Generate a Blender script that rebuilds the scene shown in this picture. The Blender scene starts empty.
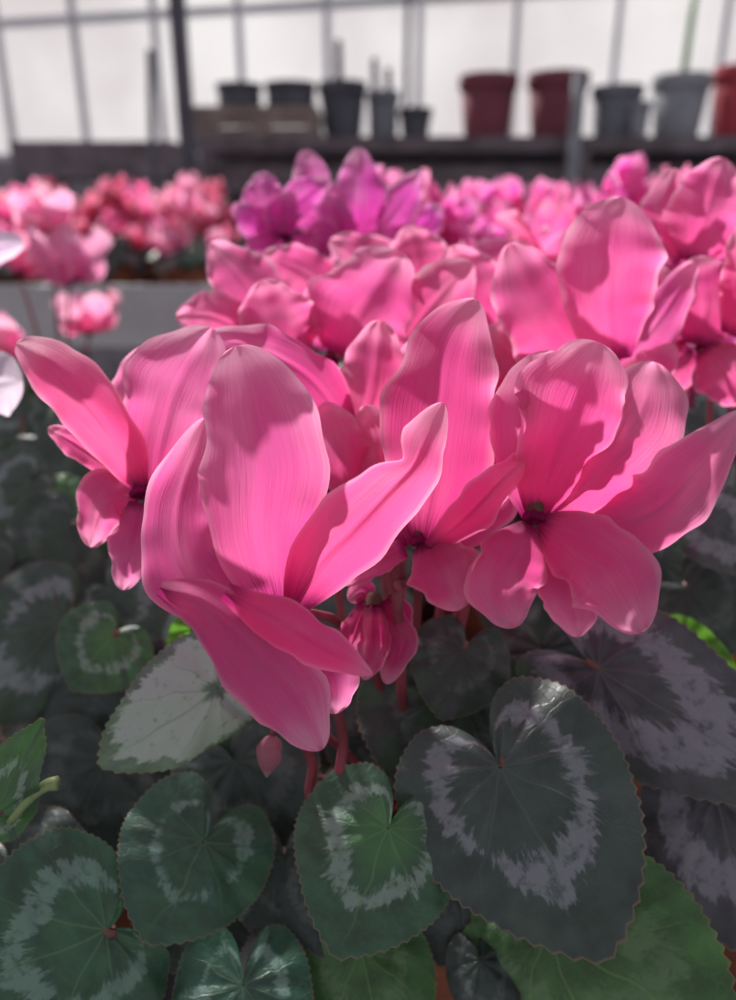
import bpy, math, random
from mathutils import Vector, Matrix
PI=math.pi
sc=bpy.context.scene
COL=sc.collection
try:
    sc.view_settings.view_transform='Standard'
    sc.view_settings.look='None'
except Exception: pass
# ------------------------------------------------------------------ camera
H=1.15; F=760.0; PITCH=math.radians(20.5)
CAM=Vector((0,0,H))
FW=Vector((0,math.cos(PITCH),-math.sin(PITCH))); UP=Vector((0,math.sin(PITCH),math.cos(PITCH))); RT=Vector((1,0,0))
def P(x,y,d): return CAM+d*(FW+RT*((x-368)/F)+UP*((500-y)/F))
def PY(x,y,Y):
    r=FW+RT*((x-368)/F)+UP*((500-y)/F)
    return CAM+r*(Y/r.y)
cd=bpy.data.cameras.new('camera'); cam=bpy.data.objects.new('camera',cd); COL.objects.link(cam)
cam.location=CAM; cam.rotation_euler=(PI/2-PITCH,0,0)
cd.sensor_fit='VERTICAL'; cd.sensor_height=36; cd.lens=36*F/1000; cd.clip_start=.005; cd.clip_end=100
cd.dof.use_dof=True; cd.dof.focus_distance=.17; cd.dof.aperture_fstop=8.5
sc.camera=cam
# ------------------------------------------------------------------ materials
class NT:
    def __init__(s,name):
        s.m=bpy.data.materials.new(name); s.m.use_nodes=True; s.t=s.m.node_tree; s.t.nodes.clear()
        s.out=s.n('ShaderNodeOutputMaterial')
    def n(s,t,**k):
        o=s.t.nodes.new(t)
        for a,b in k.items(): setattr(o,a,b)
        return o
    def l(s,a,b): s.t.links.new(a,b)
    def put(s,inp,v):
        if isinstance(v,bpy.types.NodeSocket): s.l(v,inp)
        else: inp.default_value=v
    def math(s,op,a,b=0,c=0,clamp=False):
        o=s.n('ShaderNodeMath',operation=op,use_clamp=clamp)
        s.put(o.inputs[0],a); s.put(o.inputs[1],b)
        if op in('MULTIPLY_ADD',): s.put(o.inputs[2],c)
        return o.outputs[0]
    def step(s,v,a,b,c=0.,d=1.):
        o=s.n('ShaderNodeMapRange',interpolation_type='SMOOTHSTEP'); s.put(o.inputs[0],v)
        s.put(o.inputs[1],a); s.put(o.inputs[2],b); s.put(o.inputs[3],c); s.put(o.inputs[4],d); return o.outputs[0]
    def mix(s,f,a,b,mode='MIX'):
        o=s.n('ShaderNodeMix',data_type='RGBA',blend_type=mode); s.put(o.inputs[0],f); s.put(o.inputs[6],a); s.put(o.inputs[7],b); return o.outputs[2]
    def noise(s,vec,scale=5,detail=2,rough=.5):
        o=s.n('ShaderNodeTexNoise'); 
        if vec is not None: s.l(vec,o.inputs['Vector'])
        o.inputs['Scale'].default_value=scale; o.inputs['Detail'].default_value=detail; o.inputs['Roughness'].default_value=rough
        return o.outputs[0]
    def comb(s,x,y,z=0):
        o=s.n('ShaderNodeCombineXYZ'); s.put(o.inputs[0],x); s.put(o.inputs[1],y); s.put(o.inputs[2],z); return o.outputs[0]
def rgba(c): return (c[0],c[1],c[2],1)
def simple(name,c,rough=.6,metal=0,var=.15,scale=20,bump=0,spec=.5):
    t=NT(name); p=t.n('ShaderNodeBsdfPrincipled')
    tc=t.n('ShaderNodeTexCoord'); nz=t.noise(tc.outputs['Object'],scale,4,.6)
    f=t.step(nz,.3,.7)
    dark=tuple(x*(1-var) for x in c); lite=tuple(min(1,x*(1+var)) for x in c)
    t.l(t.mix(f,rgba(dark),rgba(lite)),p.inputs['Base Color'])
    p.inputs['Roughness'].default_value=rough; p.inputs['Metallic'].default_value=metal
    p.inputs['Specular IOR Level'].default_value=spec
    if bump:
        b=t.n('ShaderNodeBump'); b.inputs['Strength'].default_value=bump; b.inputs['Distance'].default_value=.002
        t.l(nz,b.inputs['Height']); t.l(b.outputs[0],p.inputs['Normal'])
    t.l(p.outputs[0],t.out.inputs[0]); return t.m
def petal_mat():
    t=NT('petal'); oi=t.n('ShaderNodeObjectInfo'); uv=t.n('ShaderNodeUVMap'); uv.uv_map='UVMap'
    sp=t.n('ShaderNodeSeparateXYZ'); t.l(uv.outputs[0],sp.inputs[0]); u,v=sp.outputs[0],sp.outputs[1]
    col=oi.outputs['Color']
    rnd=t.math('MULTIPLY',oi.outputs['Random'],30.)
    vn=t.noise(t.comb(t.math('MULTIPLY',v,60.),t.math('MULTIPLY',u,3.2),rnd),1.,3,.6)
    vein=t.step(vn,.40,.62)
    big=t.noise(t.comb(t.math('MULTIPLY',v,2.),t.math('MULTIPLY',u,2.),rnd),1.,2,.5)
    ev=t.math('ABSOLUTE',t.math('MULTIPLY_ADD',v,2.,-1.))
    edge=t.step(ev,.80,1.0)
    tip=t.step(u,.74,1.02)
    pale=t.mix(.52,col,(1,.86,.95,1))
    c=t.mix(t.math('MULTIPLY',t.math('MAXIMUM',edge,tip),.80),col,pale)
    c=t.mix(t.step(big,.35,.7,0.,.32),c,pale)
    c=t.mix(t.step(u,.1,.78,.55,0.),c,t.mix(1.,col,(.93,.30,.62,1),'MULTIPLY'))
    deepc=t.mix(1.,col,(.38,.06,.30,1),'MULTIPLY')
    dn=t.math('ADD',u,t.math('MULTIPLY_ADD',vn,.16,-.08))
    c=t.mix(t.step(dn,.01,.15,1.,0.),c,deepc)
    c=t.mix(t.math('MULTIPLY',vein,.25),c,t.mix(1.,col,(.90,.48,.72,1),'MULTIPLY'))
    p=t.n('ShaderNodeBsdfPrincipled'); t.l(c,p.inputs['Base Color']); p.inputs['Roughness'].default_value=.6
    p.inputs['Specular IOR Level'].default_value=.25
    p.inputs['Sheen Weight'].default_value=.25; p.inputs['Sheen Roughness'].default_value=.4
    tr=t.n('ShaderNodeBsdfTranslucent'); t.l(c,tr.inputs[0])
    b=t.n('ShaderNodeBump'); b.inputs['Strength'].default_value=.5; b.inputs['Distance'].default_value=.0006
    t.l(vn,b.inputs['Height']); t.l(b.outputs[0],p.inputs['Normal']); t.l(b.outputs[0],tr.inputs['Normal'])
    m=t.n('ShaderNodeMixShader'); m.inputs[0].default_value=.62; t.l(p.outputs[0],m.inputs[1]); t.l(tr.outputs[0],m.inputs[2])
    t.l(m.outputs[0],t.out.inputs[0]); return t.m
def leaf_mat(name,base,silver,sil=.8,veinc=(.16,.26,.12),e1=.40,e2=.68,trans=.15,dens=.5,cen=None):
    t=NT(name); uv=t.n('ShaderNodeUVMap'); uv.uv_map='UVMap'; oi=t.n('ShaderNodeObjectInfo')
    sp=t.n('ShaderNodeSeparateXYZ'); t.l(uv.outputs[0],sp.inputs[0]); r,th=sp.outputs[0],sp.outputs[1]
    lo=t.n('ShaderNodeUVMap'); lo.uv_map='loc'
    rnd=t.math('MULTIPLY',oi.outputs['Random'],50.)
    a=t.noise(t.comb(t.math('MULTIPLY',th,60.),t.math('MULTIPLY',r,4.),rnd),1.,4,.72)
    b2=t.noise(t.comb(t.math('MULTIPLY',th,9.),t.math('MULTIPLY',r,2.),rnd),1.,1,.5)
    jag=t.math('ADD',t.math('MULTIPLY_ADD',a,.50,-.25),t.math('MULTIPLY_ADD',b2,.36,-.18))
    rr=t.math('ADD',r,jag)
    inner=t.step(rr,e1-.015,e1+.06)
    outer=t.step(t.math('SUBTRACT',r,t.math('MULTIPLY',jag,.9)),e2-.01,e2+.05,1.,0.)
    mask=t.math('MULTIPLY',inner,outer)
    lon=t.noise(lo.outputs[0],12.,5,.65)
    mask=t.math('MULTIPLY',mask,t.step(lon,dens-.16,dens+.04,.15,1.))
    wv=t.math('MULTIPLY_ADD',t.noise(t.comb(t.math('MULTIPLY',r,3.),t.math('MULTIPLY',th,3.),rnd),1.,1),.05,-.025)
    fr=t.math('FRACT',t.math('MULTIPLY_ADD',t.math('ADD',th,wv),10.,.5))
    dist=t.math('MULTIPLY',t.math('ABSOLUTE',t.math('SUBTRACT',fr,.5)),t.math('MULTIPLY',r,.55))
    vein=t.step(dist,.002,.011,1.,0.)
    vein=t.math('MULTIPLY',vein,t.step(r,.45,.95,1.,.15))
    vo=t.n('ShaderNodeTexVoronoi',feature='DISTANCE_TO_EDGE'); t.l(lo.outputs[0],vo.inputs['Vector']); vo.inputs['Scale'].default_value=15
    ret=t.step(vo.outputs['Distance'],.0,.06,1.,0.)
    mot=t.noise(lo.outputs[0],5.,5,.6)
    c=t.mix(t.step(mot,.3,.7),rgba([x*.68 for x in base]),rgba([min(1,x*1.35) for x in base]))
    if cen: c=t.mix(t.step(r,.15,.60,.8,0.),c,rgba(cen))
    c=t.mix(t.math('MULTIPLY',ret,.10),c,rgba(veinc))
    c=t.mix(t.math('MULTIPLY',mask,sil),c,rgba(silver))
    c=t.mix(t.math('MULTIPLY',vein,.45),c,rgba(veinc))
    c=t.mix(t.step(r,.98,.998,0.,.5),c,(.26,.16,.11,1))
    p=t.n('ShaderNodeBsdfPrincipled'); t.l(c,p.inputs['Base Color']); p.inputs['Roughness'].default_value=.38
    p.inputs['Specular IOR Level'].default_value=.55
    bm=t.n('ShaderNodeBump'); bm.inputs['Strength'].default_value=.35; bm.inputs['Distance'].default_value=.0009
    hgt=t.math('ADD',t.math('MULTIPLY',vein,-.8),t.math('ADD',t.math('MULTIPLY',ret,-.2),t.math('MULTIPLY',lon,.8)))
    t.l(hgt,bm.inputs['Height']); t.l(bm.outputs[0],p.inputs['Normal'])
    tr=t.n('ShaderNodeBsdfTranslucent'); t.l(t.mix(.5,c,(.20,.48,.05,1)),tr.inputs[0])
    m=t.n('ShaderNodeMixShader'); m.inputs[0].default_value=trans; t.l(p.outputs[0],m.inputs[1]); t.l(tr.outputs[0],m.inputs[2])
    t.l(m.outputs[0],t.out.inputs[0]); return t.m
PET=petal_mat()
LM={
 'dark':leaf_mat('leaf_dark',(.032,.052,.048),(.24,.26,.30),.66,(.08,.11,.09),.48,.66,.03,.48),
 'green':leaf_mat('leaf_green',(.022,.074,.050),(.20,.32,.29),.58,(.10,.20,.11),.48,.62,.04,.47),
 'mid':leaf_mat('leaf_mid_green',(.028,.082,.048),(.28,.38,.34),.60,(.12,.25,.10),.48,.64,.08,.48,(.05,.17,.05)),
 'sunny':leaf_mat('leaf_sunlit_green',(.045,.125,.040),(.20,.32,.18),.35,(.18,.32,.09),.46,.66,.16,.50),  # sunlight put into the leaf colour as a brighter yellow-green
 'silver':leaf_mat('leaf_silver',(.11,.15,.13),(.40,.44,.45),.85,(.14,.20,.15),.14,.88,.05,.42),
 'bright':leaf_mat('leaf_bright',(.14,.42,.03),(.2,.42,.08),.4,(.3,.6,.1),.50,.60,.6),
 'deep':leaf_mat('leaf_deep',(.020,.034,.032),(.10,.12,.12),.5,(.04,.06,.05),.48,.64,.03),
 'purple':leaf_mat('leaf_purplish',(.052,.050,.066),(.26,.25,.31),.66,(.12,.12,.13),.40,.72,.03,.47)}
STEM=simple('stem_red',(.24,.04,.06),.5,0,.3,60)
PETI=simple('petiole_brown',(.14,.06,.05),.5,0,.3,60)
GST=simple('petiole_green',(.22,.30,.12),.5,0,.3,60)
THR=simple('throat_crimson',(.17,.006,.060),.85,0,.3,300,0,.08)
CALM=simple('calyx',(.10,.05,.04),.7,0,.3,100,0,.1)
TERRA=simple('terracotta',(.30,.095,.05),.85,0,.25,60,.3)
SOIL=simple('soil',(.022,.014,.011),.95,0,.6,250,1.)
BENCH=simple('bench_board',(.05,.05,.06),.8,0,.3,15,.3)
PALE=simple('bench_rim_pale',(.46,.46,.49),.6,0,.08,8)
STEEL=simple('dark_steel',(.10,.10,.13),.6,0,.2,10,0,.3)
GALV=simple('galvanised',(.26,.27,.31),.6,0,.15,14,0,.3)
KNEE=simple('knee_wall',(.25,.22,.26),.9,0,.3,4,.3)  # base colour lifted to stand in for background haze
FLOOR=simple('floor_concrete',(.20,.185,.19),.9,0,.25,6,.4)
WOOD=simple('weathered_wood',(.27,.215,.20),.8,0,.3,12,.4)
RACK=simple('rack_dark',(.16,.135,.155),.85,0,.3,12,.2,.2)  # rack and pot colours lightened too, haze painted into the base
PRED=simple('pot_maroon',(.20,.060,.085),.8,0,.12,12,0,.12)
PRED2=simple('pot_red',(.42,.06,.085),.75,0,.12,12,0,.12)
PGRY=simple('pot_slate',(.19,.20,.24),.75,0,.12,12,0,.15)
PGR2=simple('pot_grey',(.28,.29,.33),.75,0,.12,12,0,.15)
PDRK=simple('pot_charcoal',(.10,.10,.125),.8,0,.2,12,0,.15)
GRN=simple('green_stake',(.22,.42,.18),.6,0,.2,12)
# ------------------------------------------------------------------ mesh helpers
def mesh_obj(name,vs,fs,mat,parent=None,uv=None,loc=None,color=None,off=None,smooth=True):
    me=bpy.data.meshes.new(name)
    if off is not None: vs=[(v[0]-off[0],v[1]-off[1],v[2]-off[2]) for v in vs]
    me.from_pydata([tuple(v) for v in vs],[],fs); me.update()
    if uv:
        for nm,arr in uv.items():
            l=me.uv_layers.new(name=nm)
            for lp in me.loops: l.data[lp.index].uv=arr[lp.vertex_index]
    if smooth: me.polygons.foreach_set('use_smooth',[True]*len(me.polygons))
    me.materials.append(mat)
    return link(name,me,parent,color)
def link(name,me,parent=None,color=None):
    o=bpy.data.objects.new(name,me); COL.objects.link(o)
    if parent is not None: o.parent=parent
    if color: o.color=rgba(color)
    return o
def empty(name,loc,label,cat,group=None):
    o=bpy.data.objects.new(name,None); COL.objects.link(o); o.location=loc; o.empty_display_size=.02
    tag(o,label,cat,group); return o
def tag(o,label,cat,group=None):
    o['label']=label; o['category']=cat
    if group: o['group']=group
def cr(vals,t):
    n=len(vals)-1; x=min(max(t,0),1)*n; i=min(int(x),n-1); f=x-i
    p1,p2=vals[i],vals[i+1]
    p0=vals[i-1] if i>0 else [2*a-b for a,b in zip(p1,p2)]
    p3=vals[i+2] if i+2<=n else [2*b-a for a,b in zip(p1,p2)]
    return [.5*(2*b+(c-a)*f+(2*a-5*b+4*c-d)*f*f+(3*b-a-3*c+d)*f**3) for a,b,c,d in zip(p0,p1,p2,p3)]
def tube(path,r0,r1=None,seg=8,n=14):
    if r1 is None: r1=r0
    path=[Vector(p) for p in path]; pts=[Vector(cr([tuple(p) for p in path],i/n)) for i in range(n+1)]
    vs=[];fs=[]
    for i,p in enumerate(pts):
        t=(pts[min(i+1,n)]-pts[max(i-1,0)]).normalized()
        a=t.cross(Vector((0,0,1)) if abs(t.z)<.9 else Vector((1,0,0))).normalized(); b=t.cross(a)
        r=r0+(r1-r0)*i/n
        for k in range(seg):
            w=2*PI*k/seg; vs.append(p+a*math.cos(w)*r+b*math.sin(w)*r)
    for i in range(n):
        for k in range(seg):
            k2=(k+1)%seg; fs.append((i*seg+k,i*seg+k2,(i+1)*seg+k2,(i+1)*seg+k))
    fs.append(tuple(range(seg-1,-1,-1))); fs.append(tuple(n*seg+k for k in range(seg)))
    return vs,fs
def lathe(prof,seg=40,c=(0,0,0)):
    vs=[];fs=[];n=len(prof)
    for r,z in prof:
        for k in range(seg):
            w=2*PI*k/seg; vs.append((c[0]+r*math.cos(w),c[1]+r*math.sin(w),c[2]+z))
    for i in range(n-1):
        for k in range(seg):
            k2=(k+1)%seg; fs.append((i*seg+k,i*seg+k2,(i+1)*seg+k2,(i+1)*seg+k))
    return vs,fs
def boxes(lst):
    vs=[];fs=[]
    for (x0,y0,z0,x1,y1,z1) in lst:
        b=len(vs)
        vs+=[(x0,y0,z0),(x1,y0,z0),(x1,y1,z0),(x0,y1,z0),(x0,y0,z1),(x1,y0,z1),(x1,y1,z1),(x0,y1,z1)]
        fs+=[tuple(b+i for i in f) for f in((0,3,2,1),(4,5,6,7),(0,1,5,4),(1,2,6,5),(2,3,7,6),(3,0,4,7))]
    return vs,fs
def bevel(o,w=.003):
    m=o.modifiers.new('bevel','BEVEL'); m.width=w; m.segments=2; m.limit_method='ANGLE'
# ------------------------------------------------------------------ petals
def petal_px(parent,off,color,pts,w,dl=0,dr=0,tip=2.,ruf=1.,seed=0,nu=52,nv=36,curl=0.,crease=.0008,roll=None):
    """roll=(left,right): how far (radians) each edge rolls over, + toward the viewer's side"""
    rd=random.Random(seed); ph=rd.random()*6; ph2=rd.random()*6; ph3=rd.random()*6
    if roll is None: roll=(rd.uniform(-1.8,1.8),rd.uniform(-1.8,1.8))
    w=[(a,a) if not isinstance(a,tuple) else a for a in w]
    wm=max(max(a) for a in w); dm=pts[len(pts)//2][2]; sz=wm*dm/F
    pw=[(a[0]**tip,a[1]**tip) for a in w]
    n=len(pts)-1
    def width(t):
        x=min(t,1)*n; i=min(int(x),n-1); f=x-i
        if i<n-1: f2=f*f*(3-2*f)*.5+f*.5
        else: f2=f
        return [max(a+(b-a)*f2,0)**(1/tip) for a,b in zip(pw[i],pw[i+1])]
    A=sz*.155*ruf
    vs=[];fs=[];uvs=[]
    for i in range(nu+1):
        t=1-(1-i/nu)**1.6
        x,y,d=cr(pts,t); x2,y2,_=cr(pts,min(t+.02,1)); x1,y1,_=cr(pts,max(t-.02,0))
        tx,ty=x2-x1,y2-y1; L=math.hypot(tx,ty) or 1; tx/=L; ty/=L
        rx,ry=-ty,tx
        wl,wr=width(t)
        for j in range(nv+1):
            v=-1+2*j/nv; ww=wr if v>0 else wl; a=abs(v); sg=1 if v>0 else -1
            k=(a**2.5)*min(1,ww/wm*1.6)*min(1,t*3)
            wob=math.sin(t*9+ph+sg)*.6+math.sin(t*19+ph2+sg*2)*.4+math.sin(t*37+ph3)*.2
            phi=(roll[1] if v>0 else roll[0])*(math.sin(PI*min(1,t*1.02))**.7 if t<.98 else 0)*(.75+.25*math.sin(t*7+ph3))
            g=a; zr=0
            if a>.68 and abs(phi)>.05:
                s=(a-.68)/.32; q=phi*s
                g=.68+.32*math.sin(q)/phi*1.0; zr=-(.32*(1-math.cos(q))/phi)*ww*dm/F
                g+=.32*(1-math.sin(phi)/phi)*.45*s
            sx=sg*g*ww*(1+.075*ruf*k*math.sin(t*15+ph2+sg)+.03*ruf*k*math.sin(t*33+ph+sg))
            px=x+rx*sx; py=y+ry*sx
            dd=(dr if v>0 else dl)*(ww/wm)*a**1.8+zr
            dd+=A*k*wob*1.6
            dd+=A*.8*math.sin(v*3.2+ph)*math.sin(t*5+ph2)
            dd+=A*.35*math.sin(v*7+ph2)*math.sin(t*3+ph)*t
            dd+=crease*math.exp(-(v/.10)**2)*math.sin(PI*min(1,t*1.1))
            dd+=curl*max(0,t-.6)**2*6
            q=math.sin(t*30+ph)*A*.25*(t**4)
            vs.append(P(px,py,d+dd+q)); uvs.append((t,j/nv))
    for i in range(nu):
        for j in range(nv):
            a=i*(nv+1)+j; fs.append((a,a+1,a+nv+2,a+nv+1))
    return mesh_obj('petal',vs,fs,PET,parent,{'UVMap':uvs},color=color,off=off)
def flower_px(root,off,crown,hub,color,petals,seed,hubr=.0021,stem=True):
    h=P(*hub); vd=(CAM-h).normalized(); axis=(vd*.6+Vector((0,0,-.8))).normalized()
    q=axis.to_track_quat('Z','Y').to_matrix()
    prof=[(.0003,-.004),(hubr*.7,-.0030),(hubr*1.25,-.0010),(hubr*1.15,.0002),(hubr*.75,.0),(hubr*.5,-.0012),(hubr*.28,-.0016),(hubr*.16,-.0002),(.0001,.0001)]
    vs,fs=lathe(prof,30)
    def star(v):
        k=1+.18*math.cos(5*math.atan2(v[1],v[0])+seed); return Vector((v[0]*k,v[1]*k,v[2]))
    vs=[h+q@star(v) for v in vs]
    fl=mesh_obj('flower',vs,fs,THR,root,off=off)
    rd=random.Random(seed)
    for k,pp in enumerate(petals):
        c=[min(1,x*(1+rd.uniform(-.07,.07))) for x in color]
        kw=dict(pp[2]) if len(pp)>2 else {}
        petal_px(fl,off,c,pp[0],pp[1],seed=seed*10+k,**kw)
    if stem:
        b=h-axis*.004; m=(b*.6+crown*.4); m.z=b.z-.025; m.y=max(m.y,b.y+.006)
        vs,fs=tube([crown,(crown*.5+m*.5)+Vector((rd.uniform(-.006,.006),0,0)),m,b+Vector((0,.003,-.006)),b],.0015,.0010)
        mesh_obj('stem',vs,fs,STEM,fl,off=off)
        vs,fs=lathe([(.0002,-.006),(.0016,-.0055),(.0022,-.004),(.0020,-.002)],10)
        vs=[h+q@Vector(v) for v in vs]; mesh_obj('calyx',vs,fs,CALM,fl,off=off)
    return fl
# ------------------------------------------------------------------ leaves
RT_TAB=[(0,1.0),(5,.955),(14.7,.868),(32.8,.738),(53.8,.650),(75,.590),(95.4,.545),(119,.505),(140.5,.45),(156,.345),(166,.20),(173,.08),(180,.03)]
def Rth(deg):
    deg=abs(deg)
    for (a,b),(c,d) in zip(RT_TAB,RT_TAB[1:]):
        if deg<=c:
            f=(deg-a)/(c-a); return b+(d-b)*f
    return .03
SM=[None]*361
for k in range(-180,181):
    SM[k+180]=sum(Rth(max(-180,min(180,k+j))) for j in range(-4,5))/9 if 6<abs(k)<172 else Rth(k)
def leaf_geo(seed,na=288,nr=16,dome=.25,ruf=.02,teeth=72):
    rd=random.Random(seed); ph=rd.random()*6; ph2=rd.random()*6
    vs=[];uv=[];lo=[];fs=[]
    for i in range(nr+1):
        f=.015+.985*(i/nr)
        for j in range(na+1):
            dg=-180+360*j/na; x=dg+180; k=min(int(x),359); R=SM[k]+(SM[k+1]-SM[k])*(x-k)
            th=math.radians(dg)
            R*=1+.014*(f**10)*(1-abs(2*((teeth*j/na)%1)-1)*2)*(1 if abs(dg)<160 else 0)
            R*=1+.03*math.sin(3*th+ph)*f
            X=f*R*math.sin(th); Y=f*R*math.cos(th)
            Z=-dome*(X*X*1.2+(Y-.25)**2*.55)+dome*.035+ruf*f**3*math.sin(5*th+ph2)*1.8+.016*f*math.cos(10*th)-.11*math.exp(-(X/.09)**2)*max(0,Y)*.5
            vs.append((X,Y,Z)); uv.append((f,j/na)); lo.append((X+.5+seed%7,Y+.5))
    for i in range(nr):
        for j in range(na):
            a=i*(na+1)+j; fs.append((a,a+1,a+na+2,a+na+1))
    return vs,fs,uv,lo
def leaf_px(root,off,crown,N,T,hw,mat,seed,dd=0.,bk=1.,dome=.25,ruf=.02,pet=True,pmat=None):
    vs,fs,uv,lo=leaf_geo(seed,dome=dome,ruf=ruf)
    n=P(*N); t=P(*T); ey=t-n
    dx,dy=T[0]-N[0],T[1]-N[1]; L=math.hypot(dx,dy); rx,ry=-dy/L,dx/L
    k=hw/.56; dm=(N[2]+T[2])/2
    ex=P(N[0]+rx*k,N[1]+ry*k,dm+dd)-P(N[0],N[1],dm)
    ez=ex.cross(ey).normalized()
    if ez.dot(CAM-n)<0: ez=-ez
    s=ey.length
    out=[n+ex*v[0]+ey*(v[1]*(bk if v[1]<0 else 1))+ez*(v[2]*s) for v in vs]
    lf=mesh_obj('leaf',out,fs,LM[mat],root,{'UVMap':uv,'loc':lo},off=off)
    if pet:
        b=n-ez*.001; m=b*.55+crown*.45-ez*.012
        v2,f2=tube([b+ey*.01,b-ez*.004-ey*.03,m,crown],.0011,.0016,8)
        mesh_obj('petiole',v2,f2,pmat or PETI,lf,off=off)
    return lf
def pot_parts(root,off,c,rt=.06,h=.11,mat=TERRA):
    rb=rt*.72
    prof=[(.0005,0),(rb,0),(rb+.001,.004),(rt*.93,h*.80),(rt*.97,h*.80),(rt,h*.82),(rt*1.01,h*.97),(rt,h),(rt*.95,h),(rt*.93,h*.9),(rt*.88,h*.6),(.0005,h*.6)]
    vs,fs=lathe(prof,48,c); mesh_obj('pot',vs,fs,mat,root,off=off)
    rd=random.Random(3)
    prof=[(.0005,h*.90)]+[(rt*.93*k/8,h*.90+rd.uniform(-.002,.002)) for k in range(1,9)]
    vs,fs=lathe(prof,40,c); vs=[(v[0],v[1],v[2]+rd.uniform(-.0012,.0012)) for v in vs]
    mesh_obj('soil',vs,fs,SOIL,root,off=off)
BZ=H-.305   # bench top
PINK=(.91,.155,.455); PINK2=(.90,.120,.41); PURP=(.72,.095,.49); MAG=(.82,.11,.48); SALM=(.91,.34,.55); RED=(.68,.065,.20); WHI=(.84,.78,.92)
# ================================================================== MAIN PLANT
pa=Vector((.015,.222,BZ))
A=empty('potted_cyclamen',pa,'pink potted cyclamen in sharp focus in front, large veined petals over silver-marked heart leaves','potted plant')
pot_parts(A,pa,pa,.058)
ca=Vector((.015,.220,BZ+.102))
flower_px(A,pa,ca,(287,610,.172),PINK,[
 ([(280,614,.168),(262,535,.158),(265,470,.155),(252,400,.157),(236,346,.166)],[8,53,68,(50,54),0],dict(dl=.008,dr=.005,tip=2.2,ruf=.7,roll=(-.9,-.5))),
 ([(250,618,.172),(190,575,.172),(178,510,.176),(207,418,.184)],[14,44,36,0],dict(dl=-.007,dr=.004,roll=(.9,0))),
 ([(290,614,.168),(322,562,.162),(355,527,.159),(388,492,.158),(412,466,.158),(426,438,.161),(443,403,.168)],[8,(36,34),(42,42),(34,36),(12,30),(25,22),0],dict(dl=-.005,dr=.009,tip=1.8,ruf=.6,roll=(1.2,-.8))),
 ([(160,588,.160),(205,606,.156),(250,650,.153),(292,702,.154),(322,750,.158)],[8,26,44,40,0],dict(dl=.008,dr=.003,tip=1.8,roll=(-1.,1.2))),
 ([(225,592,.152),(285,625,.150),(328,650,.149),(373,675,.153)],[10,26,22,0],dict(dl=.005,dr=.005,tip=1.4)),
 ([(295,630,.165),(330,675,.165),(335,714,.168)],[16,30,0],dict(dl=.004,dr=.004)),
],1)
flower_px(A,pa,ca,(141,495,.202),PINK,[
 ([(142,492,.202),(120,447,.194),(86,402,.190),(50,365,.191),(16,343,.197)],[6,25,34,28,0],dict(dl=.005,dr=.007,ruf=.8,roll=(.8,-1.2))),
 ([(152,497,.204),(162,440,.200),(178,385,.200),(212,328,.207)],[8,46,56,0],dict(dl=.003,dr=.006)),
 ([(150,490,.213),(138,420,.217),(150,345,.224)],[8,45,0],dict(dl=.004,dr=.004)),
 ([(138,497,.203),(106,500,.200),(90,547,.203)],[12,31,0],dict(dl=.004,dr=.004)),
 ([(142,503,.200),(134,545,.197),(122,590,.200)],[14,27,0],dict(dl=.004,dr=.006)),
 ([(120,475,.208),(80,446,.208),(48,428,.210)],[8,16,0]),
],2)
flower_px(A,pa,ca,(422,545,.190),PINK2,[
 ([(422,548,.190),(432,480,.184),(441,410,.183),(452,350,.187),(476,299,.195)],[10,54,60,46,0],dict(dl=.005,dr=.007,tip=1.7,ruf=1.0,roll=(1.4,-1.0))),
 ([(425,542,.190),(443,570,.187),(460,610,.190)],[14,38,0],dict(dl=.004,dr=.004)),
 ([(430,548,.188),(470,512,.184),(505,476,.183),(542,446,.189)],[8,22,18,0],dict(dl=-.005,dr=.006,tip=1.5,ruf=1.5,roll=(2.2,0))),
 ([(410,545,.197),(388,480,.202),(365,405,.208)],[10,40,0],dict(dl=.004,dr=.004)),
 ([(405,548,.192),(375,562,.190),(345,585,.192)],[10,16,0]),
 ([(440,545,.200),(482,500,.200),(505,410,.206)],[10,36,0],dict(dl=.004,dr=.004)),
],3)
flower_px(A,pa,ca,(534,521,.187),PINK,[
 ([(535,517,.189),(552,460,.183),(575,398,.181),(600,343,.188)],[10,38,60,0],dict(dl=.005,dr=.008,tip=2.3,roll=(1.4,-1.2))),
 ([(532,517,.192),(522,455,.187),(530,400,.186),(556,352,.192)],[10,30,38,0],dict(dl=.005,dr=.006)),
 ([(545,517,.192),(590,470,.188),(637,420,.188),(655,362,.194)],[10,45,55,0],dict(dl=.006,dr=.006)),
 ([(560,522,.196),(638,517,.187),(688,478,.183),(744,410,.188)],[8,42,38,0],dict(dl=.007,dr=.002,tip=1.6,roll=(1.2,-.8))),
 ([(540,522,.187),(578,546,.179),(613,576,.177),(643,632,.182)],[10,38,48,0],dict(dl=.006,dr=.007,tip=2.1)),
 ([(530,525,.187),(514,558,.182),(503,588,.182),(514,628,.187)],[10,36,38,0],dict(dl=.005,dr=.004)),
 ([(545,540,.190),(570,590,.189),(578,637,.192)],[12,34,0],dict(dl=.004,dr=.004)),
],4)
flower_px(A,pa,ca,(590,385,.232),PINK,[
 ([(618,360,.224),(608,310,.217),(612,252,.216),(622,197,.223)],[14,44,56,0],dict(dl=.006,dr=.005,ruf=.7,roll=(-.8,-.8))),
 ([(590,372,.234),(562,340,.230),(536,300,.230),(510,243,.236)],[14,46,46,0],dict(dl=.006,dr=.004)),
 ([(605,372,.240),(655,325,.240),(695,262,.246)],[10,28,0],dict(dl=.004,dr=.004)),
 ([(575,380,.240),(525,365,.236),(478,330,.240)],[10,34,0],dict(dl=.004,dr=.004)),
 ([(565,390,.238),(530,412,.236),(500,450,.240)],[10,34,0],dict(dl=.004,dr=.004)),
 ([(615,385,.235),(650,372,.233),(675,345,.238)],[10,24,0],dict(dl=.004,dr=.004)),
],5)
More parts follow.
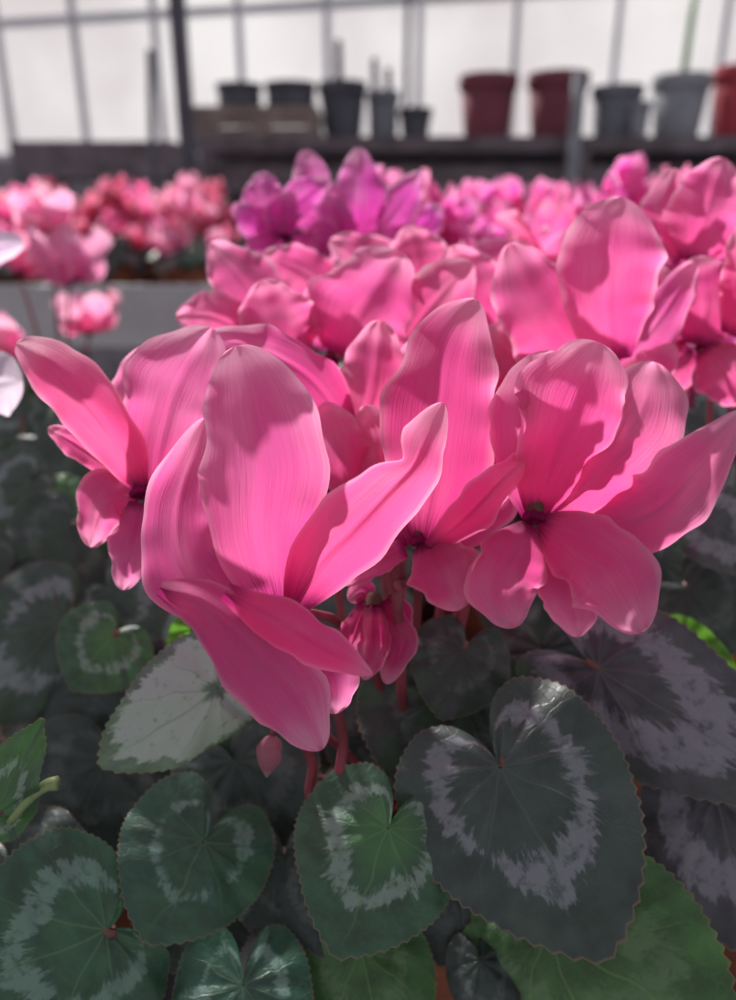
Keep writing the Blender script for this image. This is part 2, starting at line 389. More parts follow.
flower_px(A,pa,ca,(352,450,.214),PINK,[
 ([(355,445,.220),(372,390,.218),(380,320,.224)],[12,42,0],dict(dl=.004,dr=.004,roll=(1.6,-1))),
 ([(350,430,.216),(312,380,.210),(262,350,.208),(205,336,.214)],[10,30,26,0],dict(dl=-.006,dr=.006,ruf=1.2,roll=(-1.5,2.6))),
 ([(350,495,.206),(338,450,.204),(325,402,.207)],[12,34,0],dict(dl=.004,dr=.004)),
 ([(370,490,.208),(385,450,.206),(378,410,.209)],[12,32,0],dict(dl=.004,dr=.004,roll=(1.5,-1))),
 ([(365,445,.222),(410,400,.222),(425,335,.228)],[12,44,0],dict(dl=.004,dr=.004)),
 ([(345,440,.219),(305,400,.218),(280,372,.222)],[12,38,0],dict(dl=.004,dr=.004)),
],6)
flower_px(A,pa,ca,(330,362,.256),PINK,[
 ([(340,355,.250),(362,310,.244),(400,252,.248)],[20,58,0],dict(dl=.004,dr=.008,tip=2.4)),
 ([(300,362,.250),(278,325,.247),(262,280,.250)],[14,44,0],dict(dl=.004,dr=.004)),
 ([(292,345,.262),(250,290,.262),(210,243,.266)],[10,36,0],dict(dl=.004,dr=.004)),
 ([(275,350,.255),(217,318,.252),(176,316,.256)],[10,28,0],dict(dl=.004,dr=.004)),
 ([(400,350,.250),(432,305,.250),(472,262,.255)],[12,40,0],dict(dl=.004,dr=.004)),
 ([(330,350,.252),(330,320,.250),(322,275,.256)],[12,38,0],dict(dl=.004,dr=.004)),
],7)
flower_px(A,pa,ca,(420,305,.295),PINK,[
 ([(420,300,.286),(418,262,.284),(408,226,.288)],[10,35,0],dict(dl=.004,dr=.004)),
 ([(345,300,.292),(302,272,.290),(262,254,.292)],[10,28,0],dict(dl=.004,dr=.004)),
 ([(460,345,.272),(468,292,.270),(452,246,.274)],[12,42,0],dict(dl=.004,dr=.004)),
 ([(440,300,.300),(490,270,.298),(535,250,.300)],[10,32,0],dict(dl=.004,dr=.004)),
 ([(400,300,.300),(372,262,.298),(330,240,.300)],[10,28,0],dict(dl=.004,dr=.004)),
],8)
flower_px(A,pa,ca,(490,420,.235),PINK,[
 ([(490,415,.238),(475,370,.236),(470,318,.240)],[12,40,0],dict(dl=.004,dr=.004)),
 ([(495,415,.238),(520,370,.236),(530,325,.242)],[12,36,0],dict(dl=.004,dr=.004)),
 ([(490,425,.234),(495,460,.231),(490,510,.236)],[12,30,0],dict(dl=.004,dr=.004)),
 ([(500,420,.236),(520,440,.234),(525,470,.238)],[12,26,0]),
 ([(480,420,.238),(455,400,.236),(435,370,.240)],[12,32,0]),
],10)
flower_px(A,pa,ca,(250,430,.250),PINK,[
 ([(250,425,.248),(232,385,.246),(222,330,.250)],[12,38,0],dict(dl=.004,dr=.004)),
 ([(255,425,.248),(275,385,.246),(285,335,.250)],[12,38,0],dict(dl=.004,dr=.004)),
 ([(245,430,.246),(215,440,.244),(190,470,.248)],[10,28,0]),
 ([(255,435,.246),(285,450,.244),(310,480,.248)],[10,28,0]),
 ([(250,425,.256),(250,385,.254),(252,325,.258)],[10,34,0]),
],11)
flower_px(A,pa,ca,(374,614,.196),(.70,.06,.28),[
 ([(380,602,.196),(398,640,.193),(386,684,.195)],[10,20,0],dict(dl=.004,dr=.006)),
 ([(365,605,.196),(354,635,.194),(346,660,.195)],[8,16,0],dict(dl=.003,dr=.003)),
 ([(374,608,.193),(374,645,.190),(364,680,.191)],[10,18,0],dict(dl=.005,dr=.005)),
 ([(385,600,.199),(400,615,.198),(402,645,.200)],[8,14,0]),
 ([(368,600,.199),(362,592,.200),(348,600,.202)],[8,14,0]),
],9,hubr=.0016)
def bud(root,off,crown,px,L,R,color,tilt):
    h=P(*px); vs,fs=lathe([(.0001,0)]+[(R*math.sin(PI*(k/10)**.8)*(1-.25*k/10)+.0001,-L*k/10) for k in range(1,10)]+[(.0001,-L)],14)
    M=Matrix.Rotation(tilt,3,'Y'); vs=[h+M@Vector((v[0]*(1+.12*math.sin(5*math.atan2(v[1],v[0])+v[2]*400)),v[1],v[2])) for v in vs]
    uv=[(.3+.7*abs((v-h).z)/L,.5) for v in vs]
    b=mesh_obj('bud',vs,fs,PET,root,{'UVMap':uv},color=color,off=off)
    v2,f2=tube([h,h+Vector((.002,.004,.006)),h+Vector((.006,.015,-.004)),crown],.0010,.0012); mesh_obj('stem',v2,f2,STEM,b,off=off)
bud(A,pa,ca,(272,735,.200),.014,.0036,(.50,.22,.28),.15)
for (x0,y0,d0,x1,y1,d1) in ((335,700,.19,345,800,.215),(300,735,.20,320,810,.22),(397,560,.195,398,620,.195)):
    a=P(x0,y0,d0); b=P(x1,y1,d1)
    vs,fs=tube([a,a*.6+b*.4+Vector((.001,.001,0)),b,ca],.0013,.0015); mesh_obj('stem',vs,fs,STEM,A,off=pa)
LA=[((500,766,.197),(607,965,.176),122,'dark',11,0.,1.05,.22),
 ((388,828,.196),(336,958,.180),88,'mid',12,.004,1.35,.30),
 ((203,842,.214),(150,942,.198),82,'green',13,-.004,1.7,.30),
 ((218,688,.207),(102,777,.198),60,'silver',14,-.010,1.2,.4),
 ((455,690,.226),(420,810,.216),92,'deep',15,0.,1.2,.2),
 ((243,985,.205),(238,1120,.188),74,'green',16,0.,1.5,.3),
 ((360,950,.214),(392,1080,.198),70,'sunny',17,0.,1.5,.25),
 ((450,860,.226),(470,975,.214),80,'deep',18,0.,1.2,.2),
 ((235,760,.245),(290,850,.235),75,'deep',19,0.,1.2,.2),
 ((290,690,.250),(220,790,.245),80,'deep',20,0.,1.2,.2),
 ((545,650,.245),(560,740,.235),70,'deep',21,0.,1.2,.2),
 ((195,628,.240),(172,668,.236),22,'bright',22,0.,1.,.2),
 ((285,860,.228),(290,960,.216),60,'deep',23,0.,1.2,.2),
 ((395,720,.250),(350,800,.24),70,'deep',24,0.,1.2,.2),
 ((505,905,.214),(520,960,.206),36,'sunny',25,0.,1.2,.2),
 ((190,900,.228),(200,990,.216),60,'deep',26,0.,1.2,.2),
 ((480,960,.212),(500,1050,.20),36,'deep',27,0.,1.1,.2),
 ((320,880,.224),(330,960,.214),50,'deep',28,0.,1.2,.2),
 ((465,650,.222),(440,720,.214),52,'deep',29,0.,1.2,.2),
]
for (N,T,hw,m,sd,dd,bk,dm) in LA: leaf_px(A,pa,ca,N,T,hw,m,sd,dd,bk,dm)
# ================================================================== RIGHT PLANT
pb=Vector((.150,.262,BZ)); cb=Vector((.150,.260,BZ+.102))
B=empty('potted_cyclamen',pb,'pink potted cyclamen cut by the right edge, dark purplish silver-streaked leaves','potted plant')
pot_parts(B,pb,pb)
flower_px(B,pb,cb,(704,345,.252),PINK2,[
 ([(700,345,.250),(706,300,.247),(698,256,.250)],[16,46,0],dict(dl=.004,dr=.004)),
 ([(705,348,.250),(725,372,.247),(752,402,.250)],[12,36,0],dict(dl=.004,dr=.004)),
 ([(690,348,.255),(665,372,.253),(650,400,.256)],[12,30,0],dict(dl=.004,dr=.004)),
 ([(730,335,.243),(748,290,.240),(736,232,.244)],[10,32,0],dict(dl=.004,dr=.004)),
 ([(690,340,.256),(668,310,.256),(650,262,.26)],[12,30,0],dict(dl=.004,dr=.004)),
],31)
flower_px(B,pb,cb,(695,262,.278),PINK,[
 ([(692,262,.270),(706,212,.265),(724,158,.270)],[14,42,0],dict(dl=.004,dr=.004)),
 ([(684,256,.276),(668,212,.275),(674,168,.280)],[10,28,0],dict(dl=.004,dr=.004)),
 ([(680,262,.274),(660,240,.272),(640,222,.276)],[8,20,0]),
 ([(710,262,.274),(740,250,.272),(765,220,.276)],[8,26,0]),
 ([(690,266,.274),(690,285,.272),(676,300,.276)],[8,22,0]),
],32)
for (N,T,hw,m,sd,dd,bk,dm) in [((598,668,.218),(800,800,.195),88,'purple',41,0.,1.0,.2),
 ((545,930,.208),(745,1060,.185),118,'sunny',42,0.,1.0,.25),
 ((715,795,.222),(770,960,.200),85,'purple',43,0.,1.1,.2),
 ((678,645,.242),(740,690,.236),32,'bright',44,0.,1.,.2),
 ((712,520,.250),(770,570,.245),42,'purple',45,0.,1.,.2),
 ((690,590,.265),(750,650,.255),60,'deep',46,0.,1.,.2),
 ((660,560,.290),(640,640,.28),60,'deep',47,0.,1.,.2),
 ((640,830,.245),(650,930,.235),80,'deep',48,0.,1.,.2),
 ((715,460,.300),(690,530,.295),40,'dark',49,0.,1.,.2),
 ((700,415,.330),(740,470,.32),40,'dark',50,0.,1.,.2)]: leaf_px(B,pb,cb,N,T,hw,m,sd,dd,bk,dm)
# ================================================================== LEFT PLANT
pe=Vector((-.150,.262,BZ)); ce=Vector((-.150,.260,BZ+.102))
E=empty('potted_cyclamen',pe,'pale lilac-white potted cyclamen cut by the left edge, with dark green leaves at lower left','potted plant')
pot_parts(E,pe,pe)
flower_px(E,pe,Vector((-.172,.262,BZ+.102)),(-42,400,.25),WHI,[
 ([(-40,395,.25),(-18,386,.247),(4,382,.247),(23,380,.252)],[8,26,(32,34),0],dict(dl=.004,dr=.004,tip=2.6,ruf=.3,roll=(-.6,-.6))),
 ([(-44,392,.25),(-50,370,.247),(-44,330,.25)],[8,28,0],dict(dl=.004,dr=.004,ruf=.4)),
 ([(-40,405,.25),(-25,420,.247),(-14,440,.25)],[8,18,0],dict(ruf=.4)),
 ([(-46,405,.25),(-62,430,.247),(-66,455,.25)],[8,20,0],dict(ruf=.4)),
 ([(-42,392,.255),(-36,370,.256),(-22,345,.26)],[8,16,0],dict(ruf=.4)),
],51)
flower_px(E,pe,Vector((-.172,.262,BZ+.102)),(-36,256,.34),WHI,[
 ([(-34,254,.34),(-8,248,.337),(24,242,.34)],[6,19,0],dict(dl=.004,dr=.004,tip=2.4,ruf=.3,roll=(-.6,-.6))),
 ([(-38,252,.34),(-44,236,.337),(-40,212,.34)],[6,18,0],dict(ruf=.4)),
 ([(-34,260,.34),(-24,270,.337),(-14,285,.34)],[6,12,0],dict(ruf=.4)),
 ([(-40,260,.34),(-52,275,.337),(-60,295,.34)],[6,14,0],dict(ruf=.4)),
 ([(-36,250,.35),(-30,236,.35),(-20,222,.355)],[6,12,0],dict(ruf=.4)),
],52)
for (N,T,hw,m,sd,dd,bk,dm) in [((106,930,.200),(-70,1010,.180),112,'green',61,0.,.8,.25),
 ((112,636,.255),(70,692,.245),50,'mid',62,0.,1.1,.2),
 ((62,622,.285),(-40,720,.27),72,'dark',63,0.,1.,.2),
 ((-6,815,.190),(34,728,.176),34,'mid',64,0.,1.,.2),
 ((105,760,.262),(70,860,.25),80,'deep',65,0.,1.,.2),
 ((50,700,.280),(110,780,.27),70,'deep',66,0.,1.,.2),
 ((30,480,.34),(-25,530,.33),44,'dark',67,0.,1.,.2),
 ((70,530,.32),(20,600,.31),58,'deep',68,0.,1.,.2),
 ((110,590,.30),(160,640,.29),52,'dark',69,0.,1.,.2),
 ((40,440,.38),(90,480,.37),40,'deep',70,0.,1.,.2),
 ((10,570,.31),(-40,640,.30),60,'deep',71,0.,1.,.2),
 ((20,400,.44),(-20,440,.43),36,'dark',72,0.,1.,.2),
 ((10,860,.235),(60,980,.22),80,'deep',73,0.,1.,.2),
 ((60,490,.34),(95,520,.33),20,'sunny',74,0.,1.,.2)]: leaf_px(E,pe,ce,N,T,hw,m,sd,dd,bk,dm)
vs,fs=tube([P(10,822,.19),P(28,800,.188),P(45,786,.187),P(58,783,.187)],.0010,.0018); mesh_obj('stem',vs,fs,GST,E,off=pe)
# ================================================================== PURPLE PLANT
pc=Vector((-.045,.405,BZ)); cc=Vector((-.045,.403,BZ+.102))
Cc=empty('potted_cyclamen',pc,'purple potted cyclamen rising behind the front pink blooms','potted plant')
pot_parts(Cc,pc,pc)
flower_px(Cc,pc,cc,(345,250,.350),PURP,[
 ([(350,248,.352),(360,205,.348),(358,148,.354)],[8,30,0],dict(dl=.004,dr=.004)),
 ([(330,245,.356),(316,200,.356),(305,150,.362)],[8,28,0],dict(dl=.004,dr=.004)),
 ([(365,245,.352),(392,212,.350),(422,172,.356)],[8,24,0],dict(dl=.004,dr=.004)),
 ([(335,250,.346),(322,240,.344),(300,262,.348)],[8,20,0]),
 ([(360,250,.348),(385,245,.346),(415,225,.350)],[8,18,0]),
 ([(340,245,.35),(338,225,.348),(325,195,.350)],[8,20,0]),
],81)
flower_px(Cc,pc,cc,(285,238,.349),PURP,[
 ([(290,228,.347),(300,200,.345),(330,180,.348)],[8,22,0],dict(dl=.004,dr=.004)),
 ([(280,228,.347),(265,198,.345),(262,172,.350)],[8,24,0],dict(dl=.004,dr=.004)),
 ([(278,232,.345),(255,222,.342),(233,205,.346)],[8,18,0],dict(dl=.004,dr=.004)),
 ([(280,238,.345),(262,250,.342),(250,270,.346)],[8,18,0]),
 ([(292,238,.345),(305,250,.342),(312,272,.346)],[8,20,0]),
 ([(285,235,.345),(283,215,.342),(290,190,.344)],[8,20,0]),
],82)
flower_px(Cc,pc,cc,(398,232,.372),PURP,[
 ([(400,230,.372),(405,205,.37),(412,178,.374)],[8,20,0]),
 ([(395,230,.372),(385,205,.37),(378,180,.374)],[8,20,0]),
 ([(405,234,.372),(425,222,.37),(440,205,.374)],[8,18,0]),
 ([(405,238,.370),(415,252,.368),(430,262,.372)],[8,18,0]),
 ([(392,238,.370),(378,250,.368),(365,262,.372)],[8,18,0]),
],83)
# ---------------------------------------------------------------- generic plants
def gen_leaf_mesh():
    vs,fs,uv,lo=leaf_geo(5,na=56,nr=6,dome=.45,teeth=20)
    out=[]
    for m in('dark','green','deep'):
        me=bpy.data.meshes.new('leaf'); me.from_pydata([(v[0]*.06,v[1]*.06,v[2]*.06) for v in vs],[],fs); me.update()
        for nm,arr in(('UVMap',uv),('loc',lo)):
            l=me.uv_layers.new(name=nm)
            for lp in me.loops: l.data[lp.index].uv=arr[lp.vertex_index]
        me.polygons.foreach_set('use_smooth',[True]*len(me.polygons)); me.materials.append(LM[m]); out.append(me)
    return out
GL=gen_leaf_mesh()
def gen_petal(seed):
    rd=random.Random(seed); L=.042*rd.uniform(.9,1.1); W=.0165*rd.uniform(.9,1.15); tw=rd.uniform(-.9,.9); out_=rd.uniform(.15,.85); ph=rd.random()*6
    nu,nv=16,10; vs=[];uv=[];fs=[]
    for i in range(nu+1):
        t=1-(1-i/nu)**1.5
        w=W*max(0,(math.sin(PI*min(t**.75,1))**.65 if t<1 else 0))+.0012*(1-t)
        rad=.004+out_*L*(.55*t+.45*t*t)*.9; z=L*(t-.12*math.sin(PI*t))*math.sqrt(max(.2,1-out_*.5))-.004*math.sin(PI*min(1,t*2.5))
        for j in range(nv+1):
            v=-1+2*j/nv; a=tw*t*1.6
            y=w*v*math.cos(a); x=rad+w*v*math.sin(a)+.004*v*v+.0032*math.sin(t*11+ph+v*2)*abs(v)
            vs.append((x,y,z+.002*math.sin(t*9+v*3+ph))); uv.append((t,j/nv))
    for i in range(nu):
        for j in range(nv):
            a=i*(nv+1)+j; fs.append((a,a+1,a+nv+2,a+nv+1))
    me=bpy.data.meshes.new('petal'); me.from_pydata(vs,[],fs); me.update()
    l=me.uv_layers.new(name='UVMap')
    for lp in me.loops: l.data[lp.index].uv=uv[lp.vertex_index]
    me.polygons.foreach_set('use_smooth',[True]*len(me.polygons)); me.materials.append(PET); return me
GP=[gen_petal(s) for s in range(10)]
vs,fs=lathe([(.0002,-.006),(.003,-.005),(.0045,-.001),(.004,.002),(.003,.003),(.0002,.001)],14)
_t=mesh_obj('flower',vs,fs,THR); GH=_t.data; bpy.data.objects.remove(_t)
_pr=.055
_v,_f=lathe([(.0005,0),(_pr*.72,0),(_pr*.93,.085),(_pr,.088),(_pr,.106),(_pr*.95,.106),(_pr*.9,.07),(.0005,.07)],32); _t=mesh_obj('pot',_v,_f,TERRA); GPOT=_t.data; bpy.data.objects.remove(_t)
_v,_f=lathe([(.0005,.097),(_pr*.5,.099),(_pr*.93,.096)],24); _t=mesh_obj('soil',_v,_f,SOIL); GSOIL=_t.data; bpy.data.objects.remove(_t)
def foliage(root,rd,nl,zr=(.13,.17),rr=(.02,.070),cz=.10):
    for k in range(nl):
        a=k*2.399+rd.random()*.5; r=rr[0]+(rr[1]-rr[0])*((k+.5)/nl)**.6
        z=zr[1]-(zr[1]-zr[0])*((k+.5)/nl)+rd.uniform(-.008,.008)
        o=link('leaf',rd.choice(GL),root); o.location=(r*math.cos(a),r*math.sin(a),z)
        s=rd.uniform(.8,1.0); o.scale=(s,s,s)
        o.rotation_euler=(-rd.uniform(.4,1.0),rd.uniform(-.2,.2),a-PI/2)
        v2,f2=tube([(0,0,cz),(r*.5*math.cos(a),r*.5*math.sin(a),(z+cz)/2+.006),(r*math.cos(a),r*math.sin(a),z-.001)],.0016,.0012,5,5)
        q=mesh_obj('petiole',v2,f2,PETI,o); q.matrix_parent_inverse=(Matrix.LocRotScale(o.location,o.rotation_euler,o.scale)).inverted()
def gen_plant(loc,color,seed,label,group,nf=9,nl=11,hz=(.23,.34),rr=.055,fs=1.):
    rd=random.Random(seed); root=empty('potted_cyclamen',loc,label,'potted plant',group)
    link('pot',GPOT,root); link('soil',GSOIL,root)
    foliage(root,rd,nl)
    for k in range(nf):
        a=k*2.399+rd.random(); r=rr*math.sqrt((k+.3)/nf); z=hz[1]-(hz[1]-hz[0])*(k/nf)*.9-rd.uniform(0,.03)-.04
        p=Vector((r*math.cos(a),r*math.sin(a),z))
        fl=link('flower',GH,root); fl.location=p; s=rd.uniform(.85,1.15)*fs; fl.scale=(s,s,s)
        fl.rotation_euler=(rd.uniform(-.6,.6),rd.uniform(-.6,.6),rd.random()*6)
        for q in range(5):
            c=[min(1,x*rd.uniform(.9,1.12)) for x in color]
            o=link('petal',rd.choice(GP),fl,c); o.rotation_euler=(0,0,q*2*PI/5+rd.uniform(-.2,.2))
        v2,f2=tube([(0,0,.098),(r*.4*math.cos(a),r*.4*math.sin(a),(z+.1)*.5),(p.x,p.y,p.z-.004)],.0015,.0011,5,6)
        q=mesh_obj('stem',v2,f2,STEM,fl); q.matrix_parent_inverse=(Matrix.LocRotScale(fl.location,fl.rotation_euler,fl.scale)).inverted()
foliage(Cc,random.Random(9),12)
R1='massed potted cyclamens on the front bench'
rows=[((.095,.415),PINK,'pink potted cyclamen directly right of the purple one'),
 ((.245,.43),MAG,'magenta-pink potted cyclamen behind the right-hand blooms'),
 ((.395,.44),PINK2,'pink potted cyclamen behind the right-edge plant'),
 ((.020,.565),MAG,None),((.165,.57),MAG,None),((.315,.58),PINK,None),((.465,.58),PINK2,None),
 ((.115,.715),MAG,None),((.265,.72),PINK,None),((.41,.73),MAG,None),((.56,.73),PINK,None),
 ((.03,.86),PURP,None),((.18,.87),MAG,None),((.33,.87),MAG,None),((.49,.88),PINK2,None),
 ((.09,1.02),PINK,None),((.25,1.02),MAG,None),((.40,1.03),WHI,'white potted cyclamen among pink ones in the far row'),((.56,1.03),PINK,None),((.71,1.02),MAG,None)]
for i,((x,y),c,lab) in enumerate(rows):
    if lab is None: lab={PINK:'soft-focus pink potted cyclamen in the massed rows behind',PINK2:'soft-focus pink potted cyclamen in the massed rows behind',MAG:'soft-focus magenta potted cyclamen in the massed rows behind',PURP:'soft-focus purple potted cyclamen in the massed rows behind'}[c]
    far=y>.5
    gen_plant((x,y,BZ),c,100+i,lab,R1,nf=17 if far else 12,rr=.068 if far else .060,nl=9,fs=.85 if far else .9,hz=(.26,.355) if far else (.23,.33))
gen_plant((-.255,.62,BZ),SALM,201,'salmon-pink potted cyclamen with tall pale blooms, second from the left edge',None,nf=5,rr=.045,hz=(.23,.34),fs=.9)
gen_plant((-.405,.66,BZ),SALM,202,'salmon-pink potted cyclamen at the left edge',None,nf=9,hz=(.24,.34))
gen_plant((-.20,.45,BZ),SALM,203,'leafy potted cyclamen without open blooms in front of the salmon ones',None,nf=0,nl=14)
gen_plant((-.35,.49,BZ),SALM,204,'leafy potted cyclamen without open blooms by the left edge',None,nf=0,nl=14)
B2Z=H-.215
k=0
for yy,xs in((1.72,(-1.04,-.87,-.71,-.55,-.39)),(1.95,(-1.12,-.94,-.76,-.58,-.40)),(2.2,(-1.2,-1.02,-.84,-.62,-.42))):
    for x in xs:
        c=[RED,SALM,RED,PINK,RED,PINK2][(k*5+int(yy*3))%6]; nm={RED:'red',SALM:'salmon-pink',PINK:'pink',PINK2:'pink'}[c]
        gen_plant((x,yy,B2Z),c,300+k,'small blurred %s potted cyclamen on the pale-rimmed bench behind'%nm,'cyclamens on the pale-rimmed bench',nf=10,nl=9,hz=(.18,.31),rr=.068); k+=1
# ================================================================== benches
def bench(name,x0,x1,y0,y1,zt,label,rimm,rimh=.05,rimz=0):
    o=empty(name,((x0+x1)/2,(y0+y1)/2,0),label,'bench'); off=o.location
    n=int((y1-y0)/.09); st=(y1-y0)/n
    a=mesh_obj('tabletop',*boxes([(x0,y0+i*st,zt-.02,x1,y0+i*st+st-.006,zt) for i in range(n)]),BENCH,o,off=off,smooth=False)
    r=mesh_obj('rim',*boxes([(x0-.02,y0-.02,zt-.04,x1+.02,y0-.001,zt+rimh),(x0-.02,y1+.001,zt-.04,x1+.02,y1+.02,zt+rimh*.5),(x0-.02,y0-.001,zt-.04,x0-.001,y1,zt+rimh*.5),(x1+.001,y0-.001,zt-.04,x1+.02,y1,zt+rimh*.5)]),rimm,o,off=off,smooth=False); bevel(r)
    for sx in(x0+.05,x1-.05):
        for sy in(y0+.08,y1-.08):
            mesh_obj('leg',*boxes([(sx-.02,sy-.02,0,sx+.02,sy+.02,zt-.021)]),GALV,o,off=off,smooth=False)
    return o
bench('greenhouse_bench',-.50,.95,.11,1.16,BZ,'dark slatted greenhouse bench carrying the front cyclamens',STEEL,.0)
bench('greenhouse_bench',-1.6,-.28,1.6,2.35,B2Z,'pale-rimmed greenhouse bench behind the flowers at left',PALE,.085)
# ================================================================== setting
fl=mesh_obj('floor',*boxes([(-7,-2,-.1,7,8,0)]),FLOOR,smooth=False); fl['kind']='structure'
al=math.radians(-12.5)
WO=Vector((0,5.3,0)); wx=Vector((math.cos(al),math.sin(al),0)); wy=Vector((-wx.y,wx.x,0))
def wallbox(name,s0,s1,t0,t1,z0,z1,m,parent=None,multi=None):
    vs,fs=boxes(multi or [(s0,t0,z0,s1,t1,z1)])
    vs=[WO+wx*v[0]+wy*v[1]+Vector((0,0,v[2])) for v in vs]
    return mesh_obj(name,vs,fs,m,parent,smooth=False)
w=wallbox('wall_back',-6,6,0,.15,0,1.52,KNEE); w['kind']='structure'
def pane_mat():
    t=NT('hazy_pane'); tc=t.n('ShaderNodeTexCoord'); nz=t.noise(tc.outputs['Object'],1.0,3,.5)
    nz=t.step(nz,.3,.7)
    d=t.n('ShaderNodeBsdfTranslucent'); d.inputs[0].default_value=(.9,.88,.87,1)
    tr=t.n('ShaderNodeBsdfTransparent'); t.l(t.mix(nz,(.84,.82,.82,1),(.98,.975,.965,1)),tr.inputs[0])
    m=t.n('ShaderNodeMixShader'); m.inputs[0].default_value=.88; t.l(d.outputs[0],m.inputs[1]); t.l(tr.outputs[0],m.inputs[2]); t.l(m.outputs[0],t.out.inputs[0]); return t.m
PANE=pane_mat(); FRM=simple('window_frame',(.55,.56,.61),.6,0,.1,5)  # frame colour made paler to carry the greenhouse haze
sp=.575; ZB,ZT=1.52,3.6; zb=2.36
s0=-.27-7*sp
for i in range(16):
    a=s0+i*sp; b=a+sp
    fr=wallbox('window_%d'%(i+1),0,0,0,0,0,0,FRM,multi=[(a,.02,ZB,a+.015,.07,ZT),(b-.015,.02,ZB,b,.07,ZT),(a+.015,.02,ZB,b-.015,.07,ZB+.04),(a+.015,.02,ZT-.04,b-.015,.07,ZT),(a+.015,.02,zb-.02,b-.015,.07,zb+.02)])
    fr['kind']='structure'
    wallbox('window_pane',a+.015,b-.015,.045,.05,ZB+.04,ZT-.04,PANE,fr)
p=PY(184,100,2.62)
o=mesh_obj('steel_post',*boxes([(p.x-.022,2.60,0,p.x+.022,2.65,3.2)]),STEEL,smooth=False); bevel(o); tag(o,'dark upright steel post left of the potting rack','post')
RY=2.78
zs=PY(460,139,RY+.1).z
xa=PY(196,140,RY).x; xb=2.2
r=empty('potting_rack',((xa+xb)/2,RY+.2,0),'long dark potting rack holding the empty plant pots','rack'); off=r.location
mesh_obj('shelf',*boxes([(xa,RY,zs-.045,xb,RY+.42,zs)]),RACK,r,off=off,smooth=False)
mesh_obj('rail',*boxes([(xa,RY+.03,zs-.17,xb,RY+.06,zs-.09)]),RACK,r,off=off,smooth=False)
mesh_obj('shelf',*boxes([(xa,RY,zs-.62,xb,RY+.42,zs-.58)]),RACK,r,off=off,smooth=False)
mesh_obj('back_panel',*boxes([(xa,RY+.38,zs-.60,xb,RY+.40,zs-.045)]),RACK,r,off=off,smooth=False)
for x in(xa+.03,.72,1.5,xb-.03):
    mesh_obj('leg',*boxes([(x-.02,RY+.0,0,x+.02,RY+.04,zs-.045)]),RACK,r,off=off,smooth=False)
    mesh_obj('leg',*boxes([(x-.02,RY+.36,0,x+.02,RY+.379,zs-.045)]),RACK,r,off=off,smooth=False)
pp=PY(582,70,RY-.06)
o=mesh_obj('metal_upright',*boxes([(pp.x-.018,RY-.06,0,pp.x+.018,RY-.02,pp.z)]),GALV,smooth=False); tag(o,'grey metal upright in front of the rack between maroon and slate pots','post')
def pot_bg(px,py_top,py_bot,wpx,mat,label,Y=None,z=None,group='empty plant pots on the rack',taper=.74):
    Y=Y or RY+.16; c=PY(px,py_bot,Y); d=(c-CAM).dot(FW)
    R=wpx/2*d/F; h=(PY(px,py_top,Y).z-PY(px,py_bot,Y).z)
    zz=zs if z is None else z
    root=empty('plant_pot',(c.x,Y,zz),label,'plant pot',group)
    rb=R*taper
    vs,fs=lathe([(.0005,0),(rb,0),(rb*1.01,.005),(R*.93,h*.80),(R*.90,h*.80),(rb*.9,.01),(.0005,.01)],36); mesh_obj('body',vs,fs,mat,root)
    vs,fs=lathe([(R*.935,h*.78),(R*.98,h*.79),(R,h*.81),(R,h*.98),(R*.98,h),(R*.93,h),(R*.92,h*.78),(R*.935,h*.78)],36); mesh_obj('rim',vs,fs,mat,root)
    return root
pot_bg(486,72,137,58,PRED,'maroon plant pot left of the other maroon one')
pot_bg(554,70,137,60,PRED,'maroon plant pot beside the grey metal upright')
pot_bg(613,84,138,50,PGRY,'slate plant pot just right of the metal upright')
pot_bg(675,73,138,56,PGR2,'lighter grey plant pot next to the bright red one')
pot_bg(736,63,137,58,PRED2,'bright red plant pot cut by the right edge')
pot_bg(343,80,138,48,PDRK,'large charcoal plant pot right of the wooden crate')
pot_bg(383,89,138,32,PGRY,'narrow slate plant pot between two charcoal ones',taper=.85)
pot_bg(415,106,138,34,PDRK,'small squat charcoal plant pot left of the maroon pots')
c0=PY(194,138,RY+.05); c1=PY(318,138,RY+.05); ch=PY(260,106,RY+.05).z-PY(260,138,RY+.05).z
c1x=c1.x
cr_=empty('wooden_crate',((c0.x+c1x)/2,RY+.2,zs),'low weathered wooden crate at the left end of the rack','crate'); off=cr_.location
hh=ch/3
mesh_obj('slats',*boxes([(c0.x,RY+.04,zs+i*hh+.002,c1x,RY+.055,zs+(i+1)*hh-.003) for i in range(3)]+[(c0.x,RY+.36,zs+i*hh+.002,c1x,RY+.375,zs+(i+1)*hh-.003) for i in range(3)]+[(c0.x,RY+.056+i*.06,zs+ch-.012,c1x,RY+.05+i*.06+.055,zs+ch) for i in range(5)]),WOOD,cr_,off=off,smooth=False)
for x in(c0.x+.02,(c0.x+c1x)/2,c1x-.02): mesh_obj('batten',*boxes([(x-.018,RY+.056,zs,x+.018,RY+.358,zs+ch-.013)]),WOOD,cr_,off=off,smooth=False)
pot_bg(240,82,107,46,PDRK,'shallow charcoal pot on the left of the wooden crate',z=zs+ch+.001,taper=.9)
pot_bg(291,80,106,52,PDRK,'shallow charcoal pot on the right of the wooden crate',z=zs+ch+.001,taper=.9)
pot_bg(638,102,138,20,PGR2,'small grey pot standing between slate and grey pots',Y=RY+.05)
def stake(px0,py0,px1,py1,Y,r,m,label,z0=None):
    a=PY(px0,py0,Y); b=PY(px1,py1,Y)
    if z0 is not None: b=b+(b-a)*((z0-b.z)/(b.z-a.z)) if abs(b.z-a.z)>1e-6 else b
    vs,fs=tube([b,(a+b)/2,a],r,r,8,4); o=mesh_obj('stake',vs,fs,m); tag(o,label,'stake')
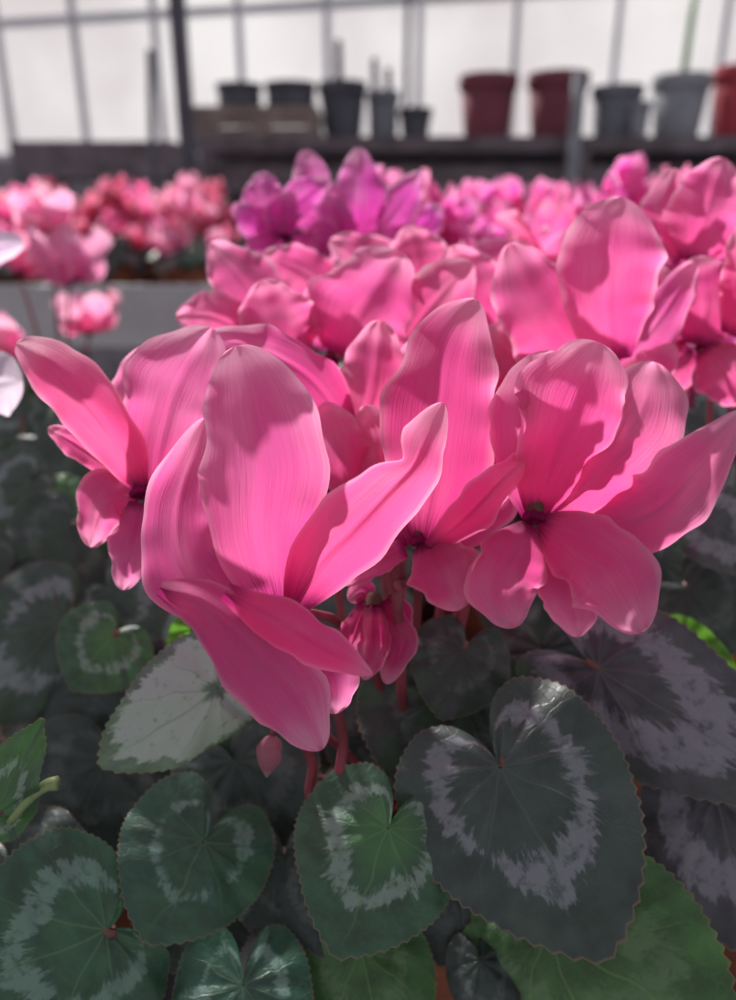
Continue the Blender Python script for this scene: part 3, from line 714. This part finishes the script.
stake(409,-40,406,100,RY+.25,.010,STEEL,'thin dark pole rising above the small charcoal pots',zs)
stake(338,40,340,110,RY+.33,.014,STEEL,'short dark rod behind the large charcoal pot',zs)
stake(374,58,376,100,RY+.33,.012,STEEL,'short dark rod behind the narrow slate pot',zs)
stake(388,68,389,100,RY+.33,.012,STEEL,'shorter dark rod just right of the rod behind the slate pot',zs)
stake(150,50,152,130,3.6,.016,STEEL,'short dark rod left of the steel post',0)
stake(697,-20,683,80,RY+.33,.013,GRN,'green stake leaning behind the grey pot',zs)
x0=PY(8,140,4.0).x; x1=PY(172,140,4.0).x; z1=PY(90,141,4.0).z
t=empty('work_table',((x0+x1)/2,4.2,0),'dark work table against the glazed wall at far left','table'); off=t.location
mesh_obj('tabletop',*boxes([(x0,4.0,z1-.16,x1,4.5,z1)]),RACK,t,off=off,smooth=False)
for x in(x0+.05,x1-.05):
    for y in(4.05,4.45): mesh_obj('leg',*boxes([(x-.03,y-.03,0,x+.03,y+.03,z1-.16)]),RACK,t,off=off,smooth=False)
# ================================================================== light: bright low sky beyond the glazing, dimmer behind
wd=bpy.data.worlds.new('world'); sc.world=wd; wd.use_nodes=True
nt=wd.node_tree; bg=nt.nodes['Background']
tc=nt.nodes.new('ShaderNodeTexCoord'); dp=nt.nodes.new('ShaderNodeVectorMath'); dp.operation='DOT_PRODUCT'
nt.links.new(tc.outputs['Generated'],dp.inputs[0]); dp.inputs[1].default_value=Vector((-.15,.93,.30)).normalized()
mr=nt.nodes.new('ShaderNodeMapRange'); mr.interpolation_type='SMOOTHSTEP'
nt.links.new(dp.outputs['Value'],mr.inputs[0]); mr.inputs[1].default_value=-.3; mr.inputs[2].default_value=.95; mr.inputs[3].default_value=.46; mr.inputs[4].default_value=.82
nt.links.new(mr.outputs[0],bg.inputs[1]); bg.inputs[0].default_value=(.91,.885,.93,1)
sl=bpy.data.lights.new('sun','SUN'); sl.energy=6.2; sl.angle=math.radians(3.2); sl.color=(1,.96,.91)
so=bpy.data.objects.new('sun',sl); COL.objects.link(so)
sv=Vector((-.40,.78,.66)); so.rotation_euler=sv.to_track_quat('Z','Y').to_euler(); so.location=(-2,2,4)
